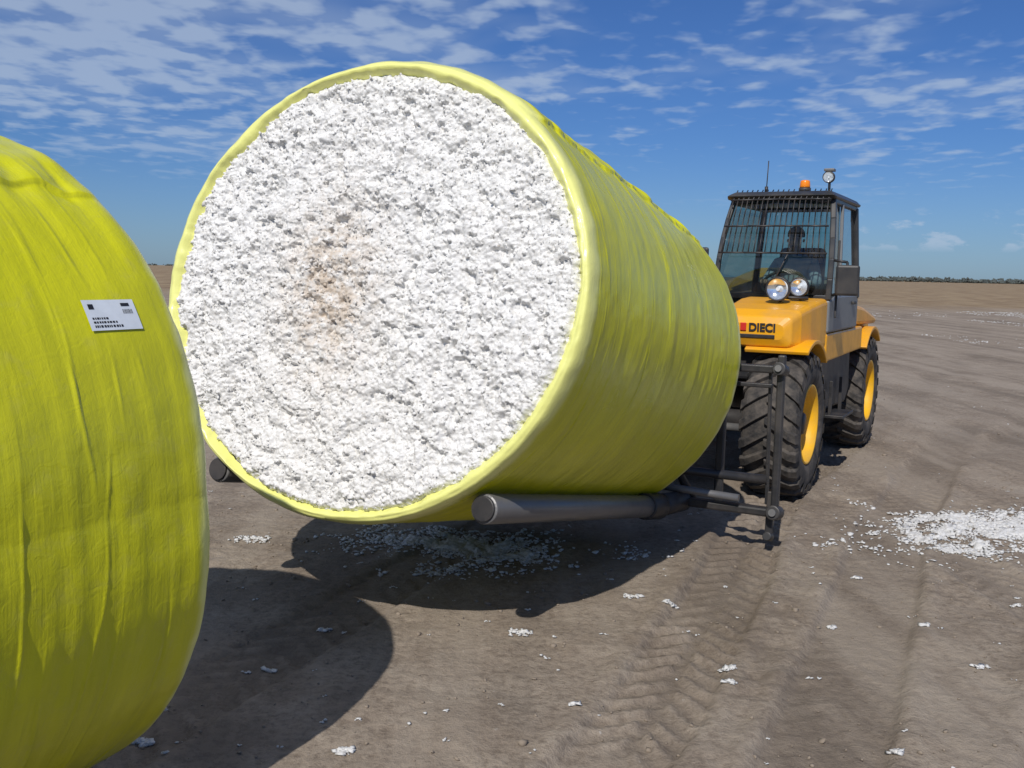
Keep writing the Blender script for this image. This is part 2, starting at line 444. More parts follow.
def mk_ground():
    t = NT('dry_dirt'); v = t.coord()
    big = t.noise(v, .35, 3, .6); med = t.noise(v, 2.2, 5, .70); fine = t.noise(v, 22, 5, .78)
    c = t.mix(t.ramp(big, [(.35, 0.0), (.68, 1.0)]), (.215, .172, .132), (.305, .250, .196))
    c = t.mix(t.ramp(med, [(.42, 0.0), (.68, .75)]), c, (.385, .325, .258))
    c = t.mix(t.ramp(fine, [(.36, .65), (.55, 0.0)]), c, (.130, .100, .076))
    at = t.n('ShaderNodeAttribute'); at.attribute_name = 'trk'
    c = t.mix(t.math('MULTIPLY', at.outputs['Fac'], .45), c, (.150, .122, .096))
    sx = t.n('ShaderNodeSeparateXYZ'); t.l(t.coord(), sx.inputs[0])
    rot = t.n('ShaderNodeMapping'); rot.inputs['Rotation'].default_value = (0, 0, math.radians(30)); rot.inputs['Scale'].default_value = (1.3, .10, 1); t.l(t.coord(), rot.inputs['Vector'])
    lines = t.noise(rot.outputs[0], 1.0, 4, .65)
    c = t.mix(t.ramp(lines, [(.48, 0.0), (.60, .5)]), c, (.36, .305, .245))
    c = t.mix(t.ramp(lines, [(.34, .5), (.46, 0.0)]), c, (.15, .122, .096))
    lint = t.math('MULTIPLY', t.ramp(t.noise(v, 11, 5, .8), [(.66, 0.0), (.70, 1.0)]), t.ramp(big, [(.46, 0.0), (.66, .9)]))
    c = t.mix(lint, c, (.52, .49, .45))
    wob = t.math('MULTIPLY', t.noise(t.coord((.06, .06, .06)), 1.0, 3), 26)
    far = t.n('ShaderNodeMapRange'); t.l(t.math('ADD', sx.outputs[1], wob), far.inputs[0])
    far.inputs[1].default_value = 72; far.inputs[2].default_value = 92
    st = t.mix(t.ramp(t.noise(t.coord((.5, .12, 1)), 1.0, 6, .75), [(.35, 0.0), (.65, 1.0)]), (.19, .130, .08), (.34, .26, .16))
    c = t.mix(far.outputs[0], c, st)
    t.set(Base_Color=c, Roughness=.95, Specular_IOR_Level=.15)
    nb = t.bump(fine, .9, .018)
    t.l(nb, t.b.inputs['Normal']); return t.m
M_grd = mk_ground()
ground = np_mesh('ground', V, grid_faces(len(gx), len(gy)), M_grd, True, {'trk': TR.ravel()})

def mk_clod():
    t = NT('dirt_clod'); v = t.coord(); c = t.mix(t.noise(v, 9, 3), (.15, .118, .088), (.34, .28, .22))
    t.set(Base_Color=c, Roughness=.95); return t.m
n = 14000
cx = rng.uniform(-6, 9, n); cy = 2.4+rng.uniform(0, 1, n)**1.5*16
kk = fbm(cx*1.1, cy*1.1, 300)+.3*rng.normal(size=n) > -.05
cx = cx[kk]; cy = cy[kk]
gz, _ = ground_h(cx, cy)
S = np.clip(rng.lognormal(-5.3, .55, len(cx)), .002, .024)
scatter('dirt_clods', np.stack([cx, cy, gz], 1), S, mk_clod(), 1, (1, 1, .7), .35)

# ------------------------------------------------------------ cotton lint on ground
scraps = empty('cotton_scraps')
P = []; S = []
def lump(x, y, r, n, s=.009):
    for _ in range(int(n*2.2)):
        a = random.uniform(0, 6.283); q = r*math.sqrt(random.random())*(.3+.7*random.random())
        P.append((x+q*math.cos(a)*1.5, y+q*math.sin(a))); S.append(s*random.uniform(.4, 1.5))
def density(f, X, Y, seed): return f(X, Y)+.50*fbm(X*2.2, Y*2.2, seed)+.45*fbm(X*9, Y*9, seed+3)
def patch(f, x0, x1, y0, y1, n, s, seed, thr, sheet_thr):
    X = rng.uniform(x0, x1, n); Y = rng.uniform(y0, y1, n)
    d = density(f, X, Y, seed)+.12*rng.normal(size=n)
    k = d > thr
    for a, b in zip(X[k], Y[k]): P.append((a, b)); S.append(s*float(np.clip(rng.lognormal(0, .45), .35, 2.2)))
    gx = np.arange(x0, x1, .011); gy = np.arange(y0, y1, .011)
    X, Y = np.meshgrid(gx, gy, indexing='ij')
    d = density(f, X, Y, seed)+.10*vn(X*45, Y*45, seed+9)
    g, _ = ground_h(X, Y)
    e = d-sheet_thr
    Z = g-.010+np.clip(e*.10, -.02, .024)+.014*fbm(X*34, Y*34, seed+5)+.0028*rng.normal(size=X.shape)
    F = grid_faces(len(gx), len(gy)); F = F[e.ravel()[F].min(1) > 0]
    V, F, _u = compact(np.stack([X, Y, Z], -1).reshape(-1, 3), F)
    o = np_mesh('lint_drift', V, F, M_lint); o.parent = scraps
patch(lambda X, Y: 1.0-np.hypot((X-4.9-.10*(Y-7.2))/2.1, (Y-7.25)/.86)*.92, 2.0, 7.4, 5.9, 8.8, 46000, .0075, 201, .16, .22)
patch(lambda X, Y: .85-np.hypot((X+.3)/1.25, (Y-6.55)/.62)*.8, -1.9, 1.5, 5.6, 7.6, 16000, .0065, 207, .36, .58)
for (x, y, r, n_) in [(-1.75, 6.6, .11, 30), (.72, 5.55, .045, 14), (.92, 5.45, .03, 12), (.07, 4.95, .05, 22), (1.05, 4.55, .04, 16),
                      (1.02, 4.35, .025, 10), (2.2, 6.1, .03, 12), (2.25, 5.2, .03, 10), (2.3, 4.65, .03, 10), (-.62, 3.65, .035, 16), (-1.42, 3.72, .04, 26), (-1.48, 3.9, .04, 22),
                      (-.95, 5.0, .03, 9), (1.55, 3.75, .025, 10), (1.75, 5.2, .02, 7), (-1.1, 4.45, .02, 8), (2.95, 5.6, .03, 10), (.3, 4.1, .02, 6), (3.2, 4.9, .03, 9), (-.35, 6.0, .04, 14), (2.6, 4.1, .02, 6)]:
    lump(x, y, r, n_)
for _ in range(360):
    y = 2.8+random.random()**1.3*15; x = random.uniform(-.5, .62)*y+.3
    lump(x, y, .018, random.randint(1, 3), .005)
n = 34000
X = rng.uniform(4, 48, n); Y = rng.uniform(11, 62, n)
k = (fbm(X*.20, Y*.07, 220)+.45*fbm(X*1.5, Y*.8, 222)-.25*sst(5, 0, X-(.30*Y))) > .23
for a, b in zip(X[k], Y[k]): P.append((a, b)); S.append(.011*random.uniform(.4, 1.6)*(1+b/70))
P = np.array(P); S = np.array(S); gz, _ = ground_h(P[:, 0], P[:, 1])
lint = scatter('lint_tufts', np.stack([P[:, 0], P[:, 1], gz+S*.35], 1), S, M_lint, 1, (1.25, 1.25, .6), .6); lint.parent = scraps

# ------------------------------------------------------------ distant tree line
def mk_leaf():
    t = NT('hazed_foliage'); c = t.mix(t.noise(t.coord(), .12, 3), (.06, .072, .07), (.10, .115, .10))  # leaf greens greyed towards blue: distance haze painted into the colour
    t.set(Base_Color=c, Roughness=.9); return t.m
TP = []; TS = []
for i in range(900):
    x = random.uniform(430, 1500); y = 1500+random.uniform(-50, 120)
    hgt = (2.2+3.5*abs(math.sin(x*.013))+random.uniform(-2, 2.5))*(.5+.5*min(1, (x-430)/260))
    for _ in range(6):
        TP.append((x+random.gauss(0, 3.5), y+random.gauss(0, 3), .8+random.uniform(0, max(.5, hgt)))); TS.append(random.uniform(.9, 2.0))
for i in range(260):
    x = random.uniform(-1500, 430); y = 2900+random.uniform(0, 300)
    for _ in range(4): TP.append((x+random.gauss(0, 5), y, random.uniform(0, 4))); TS.append(random.uniform(1.5, 2.6))
scatter('distant_tree_line', np.array(TP), np.array(TS), mk_leaf(), 1, (1.3, 1, 1), .5)

# ------------------------------------------------------------ telehandler
MT = Matrix.Translation((1.536, 8.94, 0)) @ Matrix.Rotation(-AZ, 4, 'Z')
tele = empty('telehandler', MT)
WR = .635
def wheel(cx, cy, sgn, nm):
    c = (cx, cy, WR-.020); k = WR/.612
    tp = [(.315, .17), (.335, .215), (.40, .238), (.48, .235), (.535, .22), (.566, .19), (.575, .12), (.578, 0)]
    tp = [(r*k, x) for r, x in tp]
    prof = tp+[(r, -x) for r, x in tp[::-1][1:]]
    lathe_x('tyre_'+nm, prof, c, M_rub, tele, 72, sgn)
    bm = bmesh.new(); NL = 22
    for side in (-1, 1):
        for i in range(NL):
            a0 = 2*math.pi*(i+(.5 if side > 0 else 0))/NL
            secs = []
            for (f, x, r, rb) in [(0, -.015, .612, .57), (.35, .085, .612, .57), (.7, .175, .603, .56), (.92, .232, .565, .53), (1.0, .243, .50, .49)]:
                r *= k; rb *= k
                aa = a0+.26*f*1.0; hw = .027+.012*f
                q = []
                for (rr_, da) in ((rb, -hw*1.3), (r, -hw), (r, hw), (rb, hw*1.3)):
                    t = aa+da/r
                    q.append(bm.verts.new((cx+sgn*side*x, cy+rr_*math.cos(t), c[2]+rr_*math.sin(t))))
                secs.append(q)
            for a, b in zip(secs[:-1], secs[1:]):
                for j in range(4): bm.faces.new((a[j], a[(j+1) % 4], b[(j+1) % 4], b[j]))
            bm.faces.new(secs[0]); bm.faces.new(secs[-1][::-1])
    bmesh.ops.recalc_face_normals(bm, faces=bm.faces)
    bm_obj('tread_lugs_'+nm, bm, M_rub, tele, bevel=.006, segs=1)
    rim = [(.335, .20), (.328, .222), (.312, .218), (.300, .17), (.285, .14), (.27, .07), (.23, .045), (.17, .05), (.155, .09), (.15, .11), (.0001, .11)]
    rim = [(r*k if r > .25 else r, x) for r, x in rim]
    lathe_x('rim_'+nm, rim, c, M_rimy, tele, 56, sgn)
    lathe_x('hub_'+nm, [(.10, .10), (.10, .155), (.085, .175), (.0001, .178)], c, M_bk, tele, 32, sgn)
    for i in range(10):
        a = 2*math.pi*i/10
        p = Vector((cx+sgn*.048, cy+.2*math.cos(a), c[2]+.2*math.sin(a)))
        tube('wheel_nut_%s_%d' % (nm, i), p, p+Vector((sgn*.03, 0, 0)), .014, M_bk, tele, 6)
    lathe_x('inner_rim_'+nm, [(.335*k, -.2), (.30, -.18), (.27, -.05), (.27, .05)], c, M_bk, tele, 40, sgn)
wheel(.925, 0, 1, 'front_l'); wheel(-.925, 0, -1, 'front_r'); wheel(.925, 3.1, 1, 'rear_l'); wheel(-.925, 3.1, -1, 'rear_r')
for y in (0, 3.1):
    tube('axle_%d' % y, (-.75, y, .61), (.75, y, .61), .10, M_bk, tele)
    tube('diff_%d' % y, (0, y-.2, .61), (0, y+.22, .61), .2, M_bk, tele, 24, .03)
    tube('steer_ram_%d' % y, (-.6, y-.19, .56), (.6, y-.19, .56), .035, M_tube, tele)
prism('chassis', [(-.45, .62), (-.45, 1.0), (.5, 1.08), (3.9, 1.1), (4.0, .75), (3.4, .55), (.4, .5)], -.42, .42, M_bk, tele, .02)
prism('counterweight', [(3.65, .6), (3.65, 1.5), (4.05, 1.45), (4.15, 1.0), (4.1, .62)], -.95, .95, M_or, tele, .05)
prism('engine_hood', [(.75, .75), (.75, 1.35), (1.0, 1.5), (3.4, 1.55), (3.9, 1.3), (3.9, 1.05), (2.55, 1.0), (2.4, .7)], -1.15, -.42, M_or, tele, .06)
for i in range(6): box('hood_louvre_%d' % i, (-1.155, 1.5+i*.12, 1.25), (.02, .05, .22), M_bk, tele, .004)
bm = bmesh.new(); secs = []
for (y, zt, zb, x0, x1) in [(-.33, 1.47, 1.34, .52, .96), (-.30, 1.53, 1.28, .46, 1.02), (-.18, 1.585, 1.26, .42, 1.07), (.05, 1.625, 1.25, .40, 1.10), (.35, 1.66, 1.24, .38, 1.12), (.64, 1.675, 1.22, .38, 1.12)]:
    r = .05; row = []
    for (cx_, cz_, a0) in ((x1-r, zt-r, 0), (x0+r, zt-r, 90), (x0+r, zb+r, 180), (x1-r, zb+r, 270)):
        for j in range(5):
            a = math.radians(a0+j*22.5); row.append(bm.verts.new((cx_+r*math.cos(a), y, cz_+r*math.sin(a))))
    secs.append(row)
for a, b in zip(secs[:-1], secs[1:]):
    n_ = len(a)
    for j in range(n_): bm.faces.new((a[j], a[(j+1) % n_], b[(j+1) % n_], b[j]))
bm.faces.new(secs[0]); bm.faces.new(secs[-1][::-1])
bmesh.ops.recalc_face_normals(bm, faces=bm.faces)
bm_obj('nose_panel', bm, M_or, tele, smooth=False, bevel=.012)
box('nose_grille', (.74, -.336, 1.365), (.30, .012, .03), M_bk, tele, .004)
box('nose_mount', (.70, .1, 1.16), (.5, .5, .2), M_bk, tele, .02)
for x_ in (.47, 1.045): box('nose_bolt_plate', (x_, .18, 1.45), (.012, .16, .05), M_bk, tele, .003)
def text(s, x, y, z, size, mat, nm, rx):
    cu = bpy.data.curves.new(nm, 'FONT'); cu.body = s; cu.size = size; cu.extrude = .002; cu.offset = .003
    cu.materials.append(mat); o = bpy.data.objects.new(nm, cu); COL.objects.link(o); o.parent = tele
    o.location = (x, y, z); o.rotation_euler = (math.radians(rx), 0, 0); return o
text('DIECI', .67, -.338, 1.408, .092, M_ink, 'nose_lettering', 90)
box('nose_badge', (.625, -.336, 1.44), (.05, .012, .066), M_red, tele, .004)
def fender(cy, a0, a1, x0, x1, r0, nm, mat):
    n = 18; pts = []
    for i in range(n):
        a = math.radians(a0+(a1-a0)*i/(n-1)); pts.append((cy+r0*math.cos(a), WR+r0*math.sin(a)))
    for i in range(n):
        a = math.radians(a1+(a0-a1)*i/(n-1)); pts.append((cy+(r0-.035)*math.cos(a), WR+(r0-.035)*math.sin(a)))
    bm = bmesh.new()
    A = [bm.verts.new((x0, p[0], p[1])) for p in pts]; B = [bm.verts.new((x1, p[0], p[1])) for p in pts]
    m = len(pts)
    for i in range(m): bm.faces.new((A[i], B[i], B[(i+1) % m], A[(i+1) % m]))
    for i in range(n-1):
        for S_ in (A, B): bm.faces.new((S_[i], S_[i+1], S_[m-2-i], S_[m-1-i]))
    bmesh.ops.recalc_face_normals(bm, faces=bm.faces)
    bm_obj(nm, bm, mat, tele, bevel=.008)
fender(0, 45, 118, .64, 1.17, .70, 'fender_front_l', M_or); fender(0, 45, 118, -1.17, -.64, .70, 'fender_front_r', M_or)
fender(3.1, 50, 135, .66, 1.17, .70, 'fender_rear_l', M_or); fender(3.1, 50, 135, -1.17, -.66, .70, 'fender_rear_r', M_or)
prism('tank_side', [(.78, .62), (.74, 1.12), (2.25, 1.12), (2.3, .72), (2.1, .58)], .45, 1.06, M_bk, tele, .03)
prism('orange_skirt', [(.60, 1.10), (.60, 1.36), (2.5, 1.36), (2.5, 1.12)], .46, 1.13, M_or, tele, .02)
box('step_plate', (1.12, 1.35, .55), (.22, .55, .03), M_bk, tele, .006)
for y in (1.1, 1.6): box('step_hanger', (1.1, y, .72), (.03, .03, .34), M_bk, tele, .004)
prism('rear_deck', [(2.15, 1.37), (2.15, 1.60), (2.9, 1.55), (3.75, 1.42), (3.75, 1.34), (2.5, 1.37)], .5, 1.08, M_or, tele, .04)
# cab
yF, yB, xL, xR = .62, 2.02, .08, 1.12
FLb, FRb, FLt, FRt = (xL, yF, 1.66), (xR, yF, 1.66), (xL+.10, yF+.16, 2.56), (xR-.03, yF+.16, 2.56)
BLb, BRb, BLt, BRt = (xL, yB, 1.66), (xR, yB, 1.66), (xL+.10, yB-.1, 2.56), (xR-.04, yB-.1, 2.56)
def bar(nm, a, b, w, d, mat):
    a = Vector(a); b = Vector(b); v = b-a
    bm = bmesh.new(); bmesh.ops.create_cube(bm, size=1)
    for q in bm.verts: q.co = Vector((q.co.x*w, q.co.y*d, q.co.z*v.length))
    o = bm_obj(nm, bm, mat, tele, bevel=min(w, d)*.25)
    o.location = (a+b)/2
    z = v.normalized(); x = Vector((1, 0, 0)) if abs(z.x) < .9 else Vector((0, 1, 0)); y = z.cross(x).normalized(); x = y.cross(z)
    Mx = Matrix((x, y, z)).transposed(); o.rotation_euler = Mx.to_euler(); return o
def bowed(nm, a, b, w, d, mat, bow):
    pts = [Vector(a).lerp(Vector(b), f)+Vector(bow)*(4*f*(1-f)) for f in (0, .2, .4, .6, .8, 1)]
    for i in range(5): bar('%s_%d' % (nm, i), pts[i], pts[i+1]+(pts[i+1]-pts[i]).normalized()*.012, w, d, mat)
bowed('pillar_front_l', FRb, FRt, .05, .055, M_dg, (.02, -.05, 0)); bowed('pillar_front_r', FLb, FLt, .045, .05, M_dg, (-.02, -.05, 0))
bar('pillar_back_l', BRb, BRt, .07, .08, M_dg); bar('pillar_back_r', BLb, BLt, .06, .06, M_dg)
bar('door_frame_l', (xR+.012, 1.06, 1.72), (xR-.012, 1.12, 2.54), .03, .035, M_gy)
bar('sill_front', (xL, yF, 1.68), (xR, yF, 1.68), .04, .05, M_dg)
bar('header_front', FLt, FRt, .06, .07, M_dg); bar('header_back', BLt, BRt, .07, .07, M_dg)
bar('rail_l', FRt, BRt, .05, .07, M_dg); bar('rail_r', FLt, BLt, .05, .07, M_dg)
prism('door_lower', [(.60, 1.365), (.60, 1.66), (1.0, 1.70), (2.06, 1.70), (2.06, 1.365)], xR-.04, xR+.02, M_gy, tele, .02)
prism('cab_far_side', [(.62, 1.2), (.60, 1.68), (2.05, 1.70), (2.06, 1.2)], xL-.01, xL+.03, M_dg, tele, .01)
prism('cab_back_lower', [(1.99, 1.2), (1.99, 1.80), (2.05, 1.80), (2.05, 1.2)], xL+.035, xR-.045, M_dg, tele, .01)
box('cab_floor', ((xL+xR)/2, 1.34, 1.17), (xR-xL-.12, 1.25, .04), M_dg, tele, .005)
box('door_handle', (xR+.035, 1.75, 1.62), (.03, .14, .03), M_pl, tele, .008)
bar('grab_rail', (xR+.05, .72, 1.5), (xR+.03, .84, 2.2), .02, .02, M_bk)
bm = bmesh.new()
prs = [(yF+.10, 2.565, 0), (yF+.03, 2.60, 0), (yF+.12, 2.64, .06), (yF+.45, 2.665, .12), (yB-.35, 2.665, .12), (yB-.02, 2.64, .06), (yB+.0, 2.60, 0), (yB-.06, 2.565, 0)]
A = [bm.verts.new((xL+.05+i, y, z)) for y, z, i in prs]; B = [bm.verts.new((xR+.01-i, y, z)) for y, z, i in prs]
bm.faces.new(A); bm.faces.new(B[::-1])
for i in range(8): bm.faces.new((A[i], B[i], B[(i+1) % 8], A[(i+1) % 8]))
bmesh.ops.recalc_face_normals(bm, faces=bm.faces)
bm_obj('cab_roof', bm, M_dg, tele, bevel=.025, segs=3)
def quad(nm, pts, mat):
    return_o = np_mesh(nm, pts, [(0, 1, 2, 3)], mat, False); return_o.parent = tele
wv = []; wf = []
for i in range(9):
    f = i/8; bow = 4*f*(1-f)
    a = Vector(FLb).lerp(Vector(FLt), f)+Vector((-.02*bow, -.05*bow, 0)); b = Vector(FRb).lerp(Vector(FRt), f)+Vector((.02*bow, -.05*bow, 0))
    for j in range(9):
        g = j/8; wv.append(tuple(a.lerp(b, g)+Vector((0, -.045*4*g*(1-g), 0))))
for i in range(8):
    for j in range(8): wf.append((i*9+j, i*9+j+1, i*9+j+10, i*9+j+9))
ws = np_mesh('windscreen', wv, wf, M_glass); ws.parent = tele
quad('door_glass', [(xR, yF+.03, 1.68), (xR, yB, 1.72), BRt, FRt], M_glass)
quad('far_glass', [(xL, yF, 1.68), (xL, yB, 1.72), BLt, FLt], M_glass)
quad('rear_glass', [(xL, yB, 1.80), (xR, yB, 1.80), BRt, BLt], M_glass)
for i in range(19):
    f = (i+.5)/19
    a = Vector(FLb).lerp(Vector(FRb), f); b = Vector(FLt).lerp(Vector(FRt), f)
    pts = [a.lerp(b, q_)+Vector((0, -.11-.05*4*f*(1-f)-.05*(4*q_*(1-q_)), 0)) for q_ in (.46, .65, .82, 1.0)]+[b+Vector((0, .02, .10))]
    for k in range(4): tube('guard_bar_%d_%d' % (i, k), pts[k], pts[k+1], .0055, M_bk, tele, 8)
for f in (.46, .73, 1.0):
    bow = .05*(4*f*(1-f))
    for k in range(4):
        pp = []
        for g in (k/4, (k+1)/4):
            a = Vector(FLb).lerp(Vector(FLt), f); b = Vector(FRb).lerp(Vector(FRt), f)
            pp.append(a.lerp(b, g)+Vector((0, -.115-bow-.05*4*g*(1-g), 0)))
        tube('guard_rail_%d_%d' % (int(f*100), k), pp[0], pp[1], .008, M_bk, tele, 8)
tube('wiper_arm', (.6, yF-.08, 1.72), (.78, yF-.06, 2.12), .008, M_bk, tele, 8)
box('seat_base', (.62, 1.5, 1.36), (.48, .48, .28), M_pl, tele, .05)
box('seat_back', (.62, 1.76, 1.83), (.46, .13, .66), M_pl, tele, .05, (math.radians(-8), 0, 0))
box('dashboard', (.60, .78, 1.60), (.6, .2, .22), M_pl, tele, .04)
tube('steering_column', (.62, .85, 1.6), (.62, .99, 1.78), .03, M_pl, tele)
bm = bmesh.new()
ring = []
for i in range(28):
    a = 2*math.pi*i/28; r = []
    for j in range(8):
        b = 2*math.pi*j/8; rr_ = .19+.014*math.cos(b); r.append(bm.verts.new((rr_*math.cos(a), rr_*math.sin(a), .014*math.sin(b))))
    ring.append(r)
for i in range(28):
    for j in range(8): bm.faces.new((ring[i][j], ring[(i+1) % 28][j], ring[(i+1) % 28][(j+1) % 8], ring[i][(j+1) % 8]))
sw = bm_obj('steering_wheel', bm, M_pl, tele, smooth=True); sw.location = (.62, 1.0, 1.80); sw.rotation_euler = (math.radians(38), 0, 0)
for a in (0, 2.1, 4.2):
    c = Vector((.62, 1.0, 1.80)); d = Matrix.Rotation(math.radians(38), 3, 'X') @ Vector((math.cos(a)*.18, math.sin(a)*.18, 0)); tube('wheel_spoke', c, c+d, .01, M_pl, tele, 8)
def lamp(nm, c, r, d=.07):
    c = Vector(c)
    tube(nm+'_shell', c+Vector((0, d, 0)), c, r*.6, M_bk, tele, 28, r2=r)
    prof = [(r*.86, -.030), (r*.75, -.018), (r*.5, -.004), (r*.25, .004), (.0001, .006)]
    V_ = []; F_ = []
    for i in range(28):
        a = 2*math.pi*i/28
        for (rr_, yy_) in prof: V_.append((c.x+rr_*math.cos(a), c.y+yy_-.012, c.z+rr_*math.sin(a)))
    m_ = len(prof)
    for i in range(28):
        for j in range(m_-1): F_.append((i*m_+j, ((i+1) % 28)*m_+j, ((i+1) % 28)*m_+j+1, i*m_+j+1))
    o = np_mesh(nm+'_reflector', V_, F_, M_lens); o.parent = tele
    V_ = []; F_ = []
    rp = [(r, .0), (r*1.02, -.03), (r*.98, -.05), (r*.86, -.045), (r*.85, -.03)]
    for i in range(28):
        a = 2*math.pi*i/28
        for (rr_, yy_) in rp: V_.append((c.x+rr_*math.cos(a), c.y+yy_, c.z+rr_*math.sin(a)))
    for i in range(28):
        for j in range(4): F_.append((i*5+j, i*5+j+1, ((i+1) % 28)*5+j+1, ((i+1) % 28)*5+j))
    o = np_mesh(nm+'_bezel', V_, F_, M_bk); o.parent = tele
    tube(nm+'_bulb', c+Vector((0, -.005, 0)), c+Vector((0, -.035, 0)), r*.16, M_white, tele, 12)
lamp('headlamp_a', (.80, .10, 1.755), .105); lamp('headlamp_b', (.935, .30, 1.775), .085)
tube('lamp_stalk_a', (.80, .18, 1.60), (.80, .17, 1.70), .014, M_bk, tele); tube('lamp_stalk_b', (.935, .35, 1.60), (.935, .35, 1.72), .014, M_bk, tele)
tube('lamp_bracket', (.68, .26, 1.68), (1.02, .26, 1.68), .014, M_bk, tele)
tube('beacon_base', (.78, 1.0, 2.655), (.78, 1.0, 2.69), .055, M_bk, tele); tube('beacon', (.78, 1.0, 2.69), (.78, 1.0, 2.76), .050, M_amber, tele, 24, .012, .042)
tube('roof_lamp_post', (1.04, .8, 2.62), (1.04, .8, 2.77), .012, M_tube, tele); lamp('roof_lamp', (1.04, .78, 2.76), .052, .05)
box('roof_lamp_hood', (1.04, .79, 2.825), (.09, .09, .025), M_tube, tele, .006)
tube('antenna', (.42, 1.0, 2.655), (.43, 1.0, 2.95), .005, M_bk, tele, 8); tube('antenna_base', (.42, 1.0, 2.655), (.42, 1.0, 2.71), .016, M_bk, tele)
box('mirror', (1.28, .60, 1.84), (.20, .05, .27), M_pl, tele, .02, (0, 0, math.radians(8)))
tube('mirror_arm_a', (1.12, .64, 2.02), (1.27, .61, 2.0), .012, M_bk, tele); tube('mirror_arm_b', (1.27, .61, 2.0), (1.28, .60, 1.86), .012, M_bk, tele)
tube('mirror_arm_c', (1.12, .64, 1.70), (1.27, .61, 1.74), .012, M_bk, tele)
box('side_mirror_far', (-.02, .50, 2.02), (.12, .04, .2), M_pl, tele, .02); tube('far_mirror_arm', (-.02, .52, 1.95), (.10, .64, 1.90), .012, M_bk, tele)
tube('exhaust', (-.75, 2.2, 1.5), (-.75, 2.2, 2.05), .045, M_tube, tele)
BX = -.16
bar('boom_outer', (BX, 3.6, 1.78), (BX, .1, 1.38), .34, .40, M_or)
bar('boom_inner', (BX, .1, 1.38), (BX, -.95, 1.26), .26, .31, M_bk)
bar('boom_head', (BX, -.85, 1.27), (BX, -1.55, .72), .24, .30, M_bk)
box('boom_pivot_frame', (BX, 3.55, 1.45), (.62, .4, .8), M_bk, tele, .03)
tube('lift_ram', (BX-.02, 1.2, .95), (BX-.02, .2, 1.2), .07, M_tube, tele)
tube('tilt_ram', (BX, -.9, 1.10), (BX, -1.75, 1.10), .05, M_tube, tele)
for k, dx in enumerate((-.1, .1, .16, .5)):
    pts = [Vector((BX+dx, -.6, 1.45)), Vector((BX+dx*1.5, -1.1, 1.55)), Vector((BX+dx*1.6, -1.6, 1.35)), Vector((BX+dx*1.3, -1.85, 1.05))]
    for i in range(3): tube('hose_%d_%d' % (k, i), pts[i], pts[i+1], .014, M_pl, tele, 10)
bar('front_crossmember', (.20, -.30, 1.05), (1.02, -.30, 1.05), .14, .10, M_bk)
for i in range(3): tube('hydraulic_hose_%d' % i, (.30+.06*i, -.32, 1.10), (.40+.03*i, .1, 1.62), .016, M_pl, tele, 10)

def B2T(p):
    return (MT.inverted() @ (MB @ Vector(p)))
yc = 2.71
zl, zm, zu = -.955, -.74, .0
yl = yc+.17
def bt(nm, a, b, r, mat=M_bk, bevel=0): return tube(nm, B2T(a), B2T(b), r, mat, tele, 24, bevel)
def bb(nm, a, b, w, d, mat=M_bk): return bar(nm, B2T(a), B2T(b), w, d, mat)
bb('carriage_lower_beam', (-1.5, yl, zl), (1.5, yl, zl), .08, .06)
bt('carriage_mid_beam', (-1.0, yl, zm), (1.46, yl, zm), .032)
bb('carriage_upper_beam', (-1.47, yc, zu), (1.53, yc, zu), .045, .055)
bb('carriage_upper_beam_b', (-1.44, yc+.02, zu-.11), (1.47, yc+.02, zu-.11), .04, .03)
for sx in (-1, 1):
    bb('arm_post', (sx*1.52, yc, zu+.10), (sx*1.53, yl, zl-.03), .05, .06)
    bb('arm_post_gusset', (sx*1.44, yc+.05, zu+.02), (sx*1.46, yl+.04, zl+.05), .02, .04)
    for (x, y_, z, r) in ((1.52, yc, zu, .045), (1.53, yl, zl, .05)):
        bt('pivot_boss', (sx*x, y_-.07, z), (sx*x, y_+.07, z), r, M_bk, .008)
        bt('pivot_pin', (sx*x, y_-.09, z), (sx*x, y_-.07, z), r*.5, M_tube)
    bb('arm_foot', (sx*1.49, yl+.02, zl+.14), (sx*1.49, yl+.05, zl-.17), .05, .03)
    bt('foot_pad', (sx*1.49, yl+.0, zl-.165), (sx*1.49, yl+.10, zl-.175), .03, M_bk, .005)
    bt('cross_brace', (sx*.35, yc+.05, zu), (sx*.95, yl+.05, zl), .03)
    bb('inner_post', (sx*.32, yc+.03, zu), (sx*.32, yl+.03, zl), .08, .08)
    bb('end_post', (sx*1.12, yc+.06, zu), (sx*1.12, yl+.05, zl), .06, .05)
    fx, fz = sx*.83, -1.0
    bt('fork_tube', (fx, .10, fz), (fx, 2.30, fz), .072, M_tube, .010)
    bt('fork_end_ring', (fx, .085, fz), (fx, .10, fz), .060, M_bk, .004)
    bt('fork_collar', (fx, 2.25, fz), (fx, 2.52, fz), .088, M_bk, .01)
    bt('fork_knee', (fx, 2.5, fz), (fx+sx*.04, yl+.02, zl), .075)
    bt('slide_ram', (sx*.4, yl-.09, zl+.10), (sx*1.3, yl-.09, zl+.07), .026, M_tube)
q = [B2T((-.42, yc+.12, -.2))]
box('carriage_plate', (BX, q[0].y+.06, .82), (.8, .06, .75), M_bk, tele, .01, (math.radians(-4), 0, 0))

